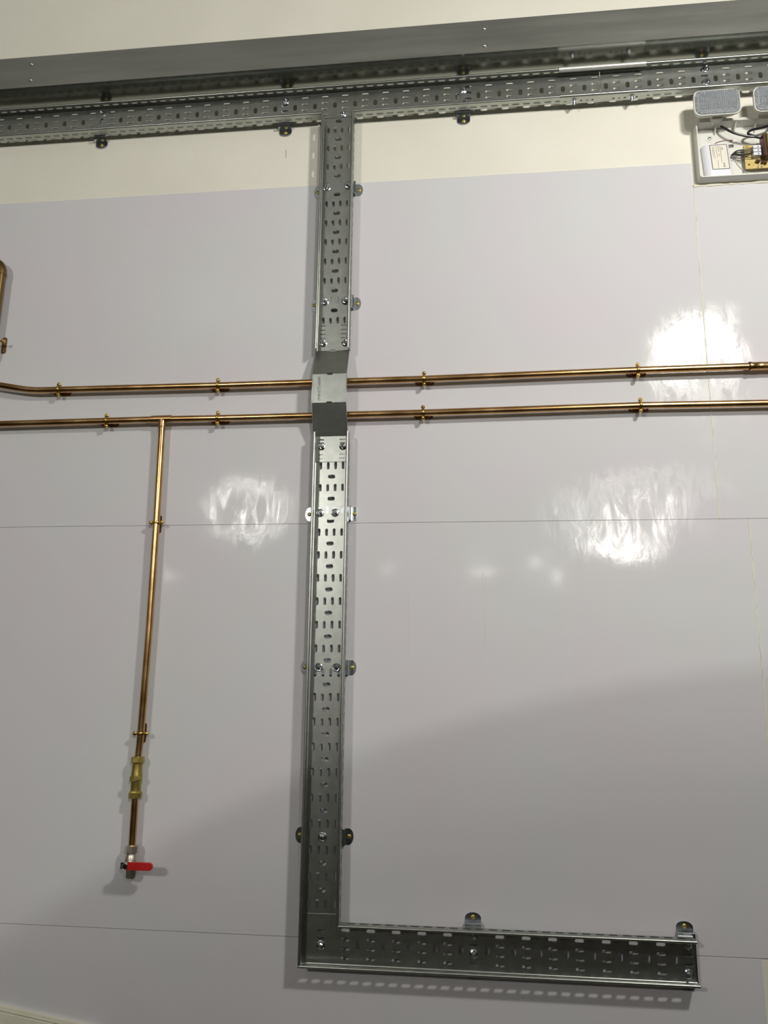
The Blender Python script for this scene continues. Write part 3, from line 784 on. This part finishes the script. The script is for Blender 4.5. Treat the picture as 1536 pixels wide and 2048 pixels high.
# ------------------------------------------------------------------ small marks on the wall
mk = MB().loft([[(-138.2, WALL-.35, 841), (-137.2, WALL-.35, 841), (-136.8, WALL-.35, 819), (-137.6, WALL-.35, 819)],
                [(-138.2, WALL, 841), (-137.2, WALL, 841), (-136.8, WALL, 819), (-137.6, WALL, 819)]]).build('pencil_mark', 'ink', None, (-137, 19, 819))
prop(mk, 'short black pencil tick on the cream wall under the high tray', 'pencil mark')
def line_mark(pts, r, label):  # thin pale lines raised on the cladding
    pv = [Vector((x, PY0+.1, z)) for x, z in pts]; pp = []
    for i in range(len(pv)-1):
        k = max(2, int((pv[i+1]-pv[i]).length/6))
        for j in range(k): pp.append(pv[i].lerp(pv[i+1], j/k)+Vector((random.uniform(-.35, .35), 0, 0)))
    pp.append(pv[-1])
    o = MB().tube(pp, [r*random.uniform(.5, 1.1) for _ in pp], 8).build('white_line', 'plastic', None, (pts[-1][0], PY0, pts[-1][1]))
    prop(o, label, 'glue run', 'thin white lines on the cladding')
line_mark([(173, -236), (173.5, -330), (174, -380), (181, -398)], .9, 'thin white line with a hooked foot, nearest the riser')
line_mark([(329, -212), (331, -300), (333, -365)], 1.0, 'thicker white line, second from the riser')
line_mark([(335, -214), (336, -300), (337, -362)], .6, 'faint white line close beside the thicker one')
line_mark([(501, -292), (498, -400), (496, -478)], .6, 'faint long white line, third from the riser towards the right')
line_mark([(44.5, 88), (44.2, 30)], .8, 'short white line hugging the lower riser below the offset piece')

# ------------------------------------------------------------------ light fittings that light the wall, an added fill and spot among them
off = LA
t = thing('work_light', 'black floodlight hung from the ceiling out of view on the right', 'work light', off)
q = (P(700, 19, 250)-P(*LA)).to_track_quat('-Z', 'Y')
t.rotation_euler = q.to_euler()
mb = MB().box(-100, 100, -80, -78, -10, 60).box(-100, 100, 78, 80, -10, 60).box(-100, -98, -80, 80, -10, 60).box(98, 100, -80, 80, -10, 60).box(-100, 100, -80, 80, 58, 60)
mb.build('casing', 'lamp_body', t)
MB().box(-8, 8, -8, 8, 60, 100).build('arm', 'lamp_body', t)
hang = MB().tube([(LA[0]+40, LA[1]-90, LA[2]+60), (LA[0]+40, LA[1]-90, ZC)], 6, 10).build('suspension_rod', 'lamp_body', None, (LA[0]+40, LA[1]-90, ZC))
prop(hang, 'black rod hanging from the ceiling that carries the floodlight', 'rod')
for nm, L, lb in (('l', LB1, 'left'), ('r', LB2, 'right')):
    o = thing('batten_light', 'white suspended batten light behind the camera, %s one' % lb, 'light fitting', L)
    MB().box(-300, 300, -60, 0, -110, 110).build('casing', 'grey_wall', o)
    for s in (-1, 1): MB().tube([(s*250, -30, 110), (s*250, -30, ZC-L[2])], 3, 8).build('suspension_wire', 'lamp_body', o)

o = thing('bounce_fill', 'added fill light facing the ceiling, out of view behind the camera on the left', 'light fitting', LC)
MB().box(-260, 260, -160, 160, -40, 0).build('casing', 'grey_wall', o)
MB().tube([(0, 165, 0), (0, 165, ZC-LC[2])], 4, 8).build('suspension_rod', 'lamp_body', o)
o = thing('added_spot', 'small added spot source under the right batten light, out of view behind the camera', 'lamp', LS)
MB().turn((0, 0, 0), (0, -1, 0), [(-15, 45), (-15, 50), (60, 40), (80, 15)], 20).build('casing', 'lamp_body', o)
MB().tube([(0, -20, 45), (0, -20, LB2[2]-LS[2]-110)], 5, 8).build('stem', 'lamp_body', o)
glow, nt, b = new_mat('lit_bulb_glass')
b.inputs['Emission Color'].default_value = (1, .96, .9, 1); b.inputs['Emission Strength'].default_value = 45; b.inputs['Base Color'].default_value = (.8, .8, .8, 1)
for i, (x, z, r, lb) in enumerate(((-622, 806, 16, 'leftmost'), (391, 812, 24, 'second from left'), (974, 880, 24, 'third from left'), (1189, 740, 26, 'rightmost'), (-3206, 705, 20, 'far one in the left corner'))):
    yb = -7150
    o = thing('pendant_lamp', 'bare pendant lamp hanging along the back wall, %s' % lb, 'lamp', (x, yb, z), 'pendant lamps along the back wall')
    MB().ball((0, 0, 0), r, 16).build('bulb', glow, o)
    MB().tube([(0, 0, r-2), (0, 0, r+30)], 12, 10).build('holder', 'lamp_body', o)
    MB().tube([(0, 0, r+28), (0, 0, ZC-z)], 3, 8).build('cord', 'lamp_body', o)
# big unseen dome added right of and behind the camera; its top shades the lower wall
o = thing('shade_dome', 'large dark dome added behind the camera to cast the curved shade on the wall', 'occluder', (1300, -2400, ZF))
pr = [(0, 880), (60, 900), (1757, 900)] + [(1757+420*math.sin(a), 900*math.cos(a)+1) for a in [math.pi/2*k/14 for k in range(1, 15)]]
MB().turn((0, 0, 0), (0, 0, 1), pr, 96).build('dome_shell', 'dark_wall', o)
for q in (500, 1000, 1500): MB().turn((0, 0, q), (0, 0, 1), [(0, 899), (0, 906), (40, 906), (40, 899)], 64).build('hoop', 'galv_dark', o)
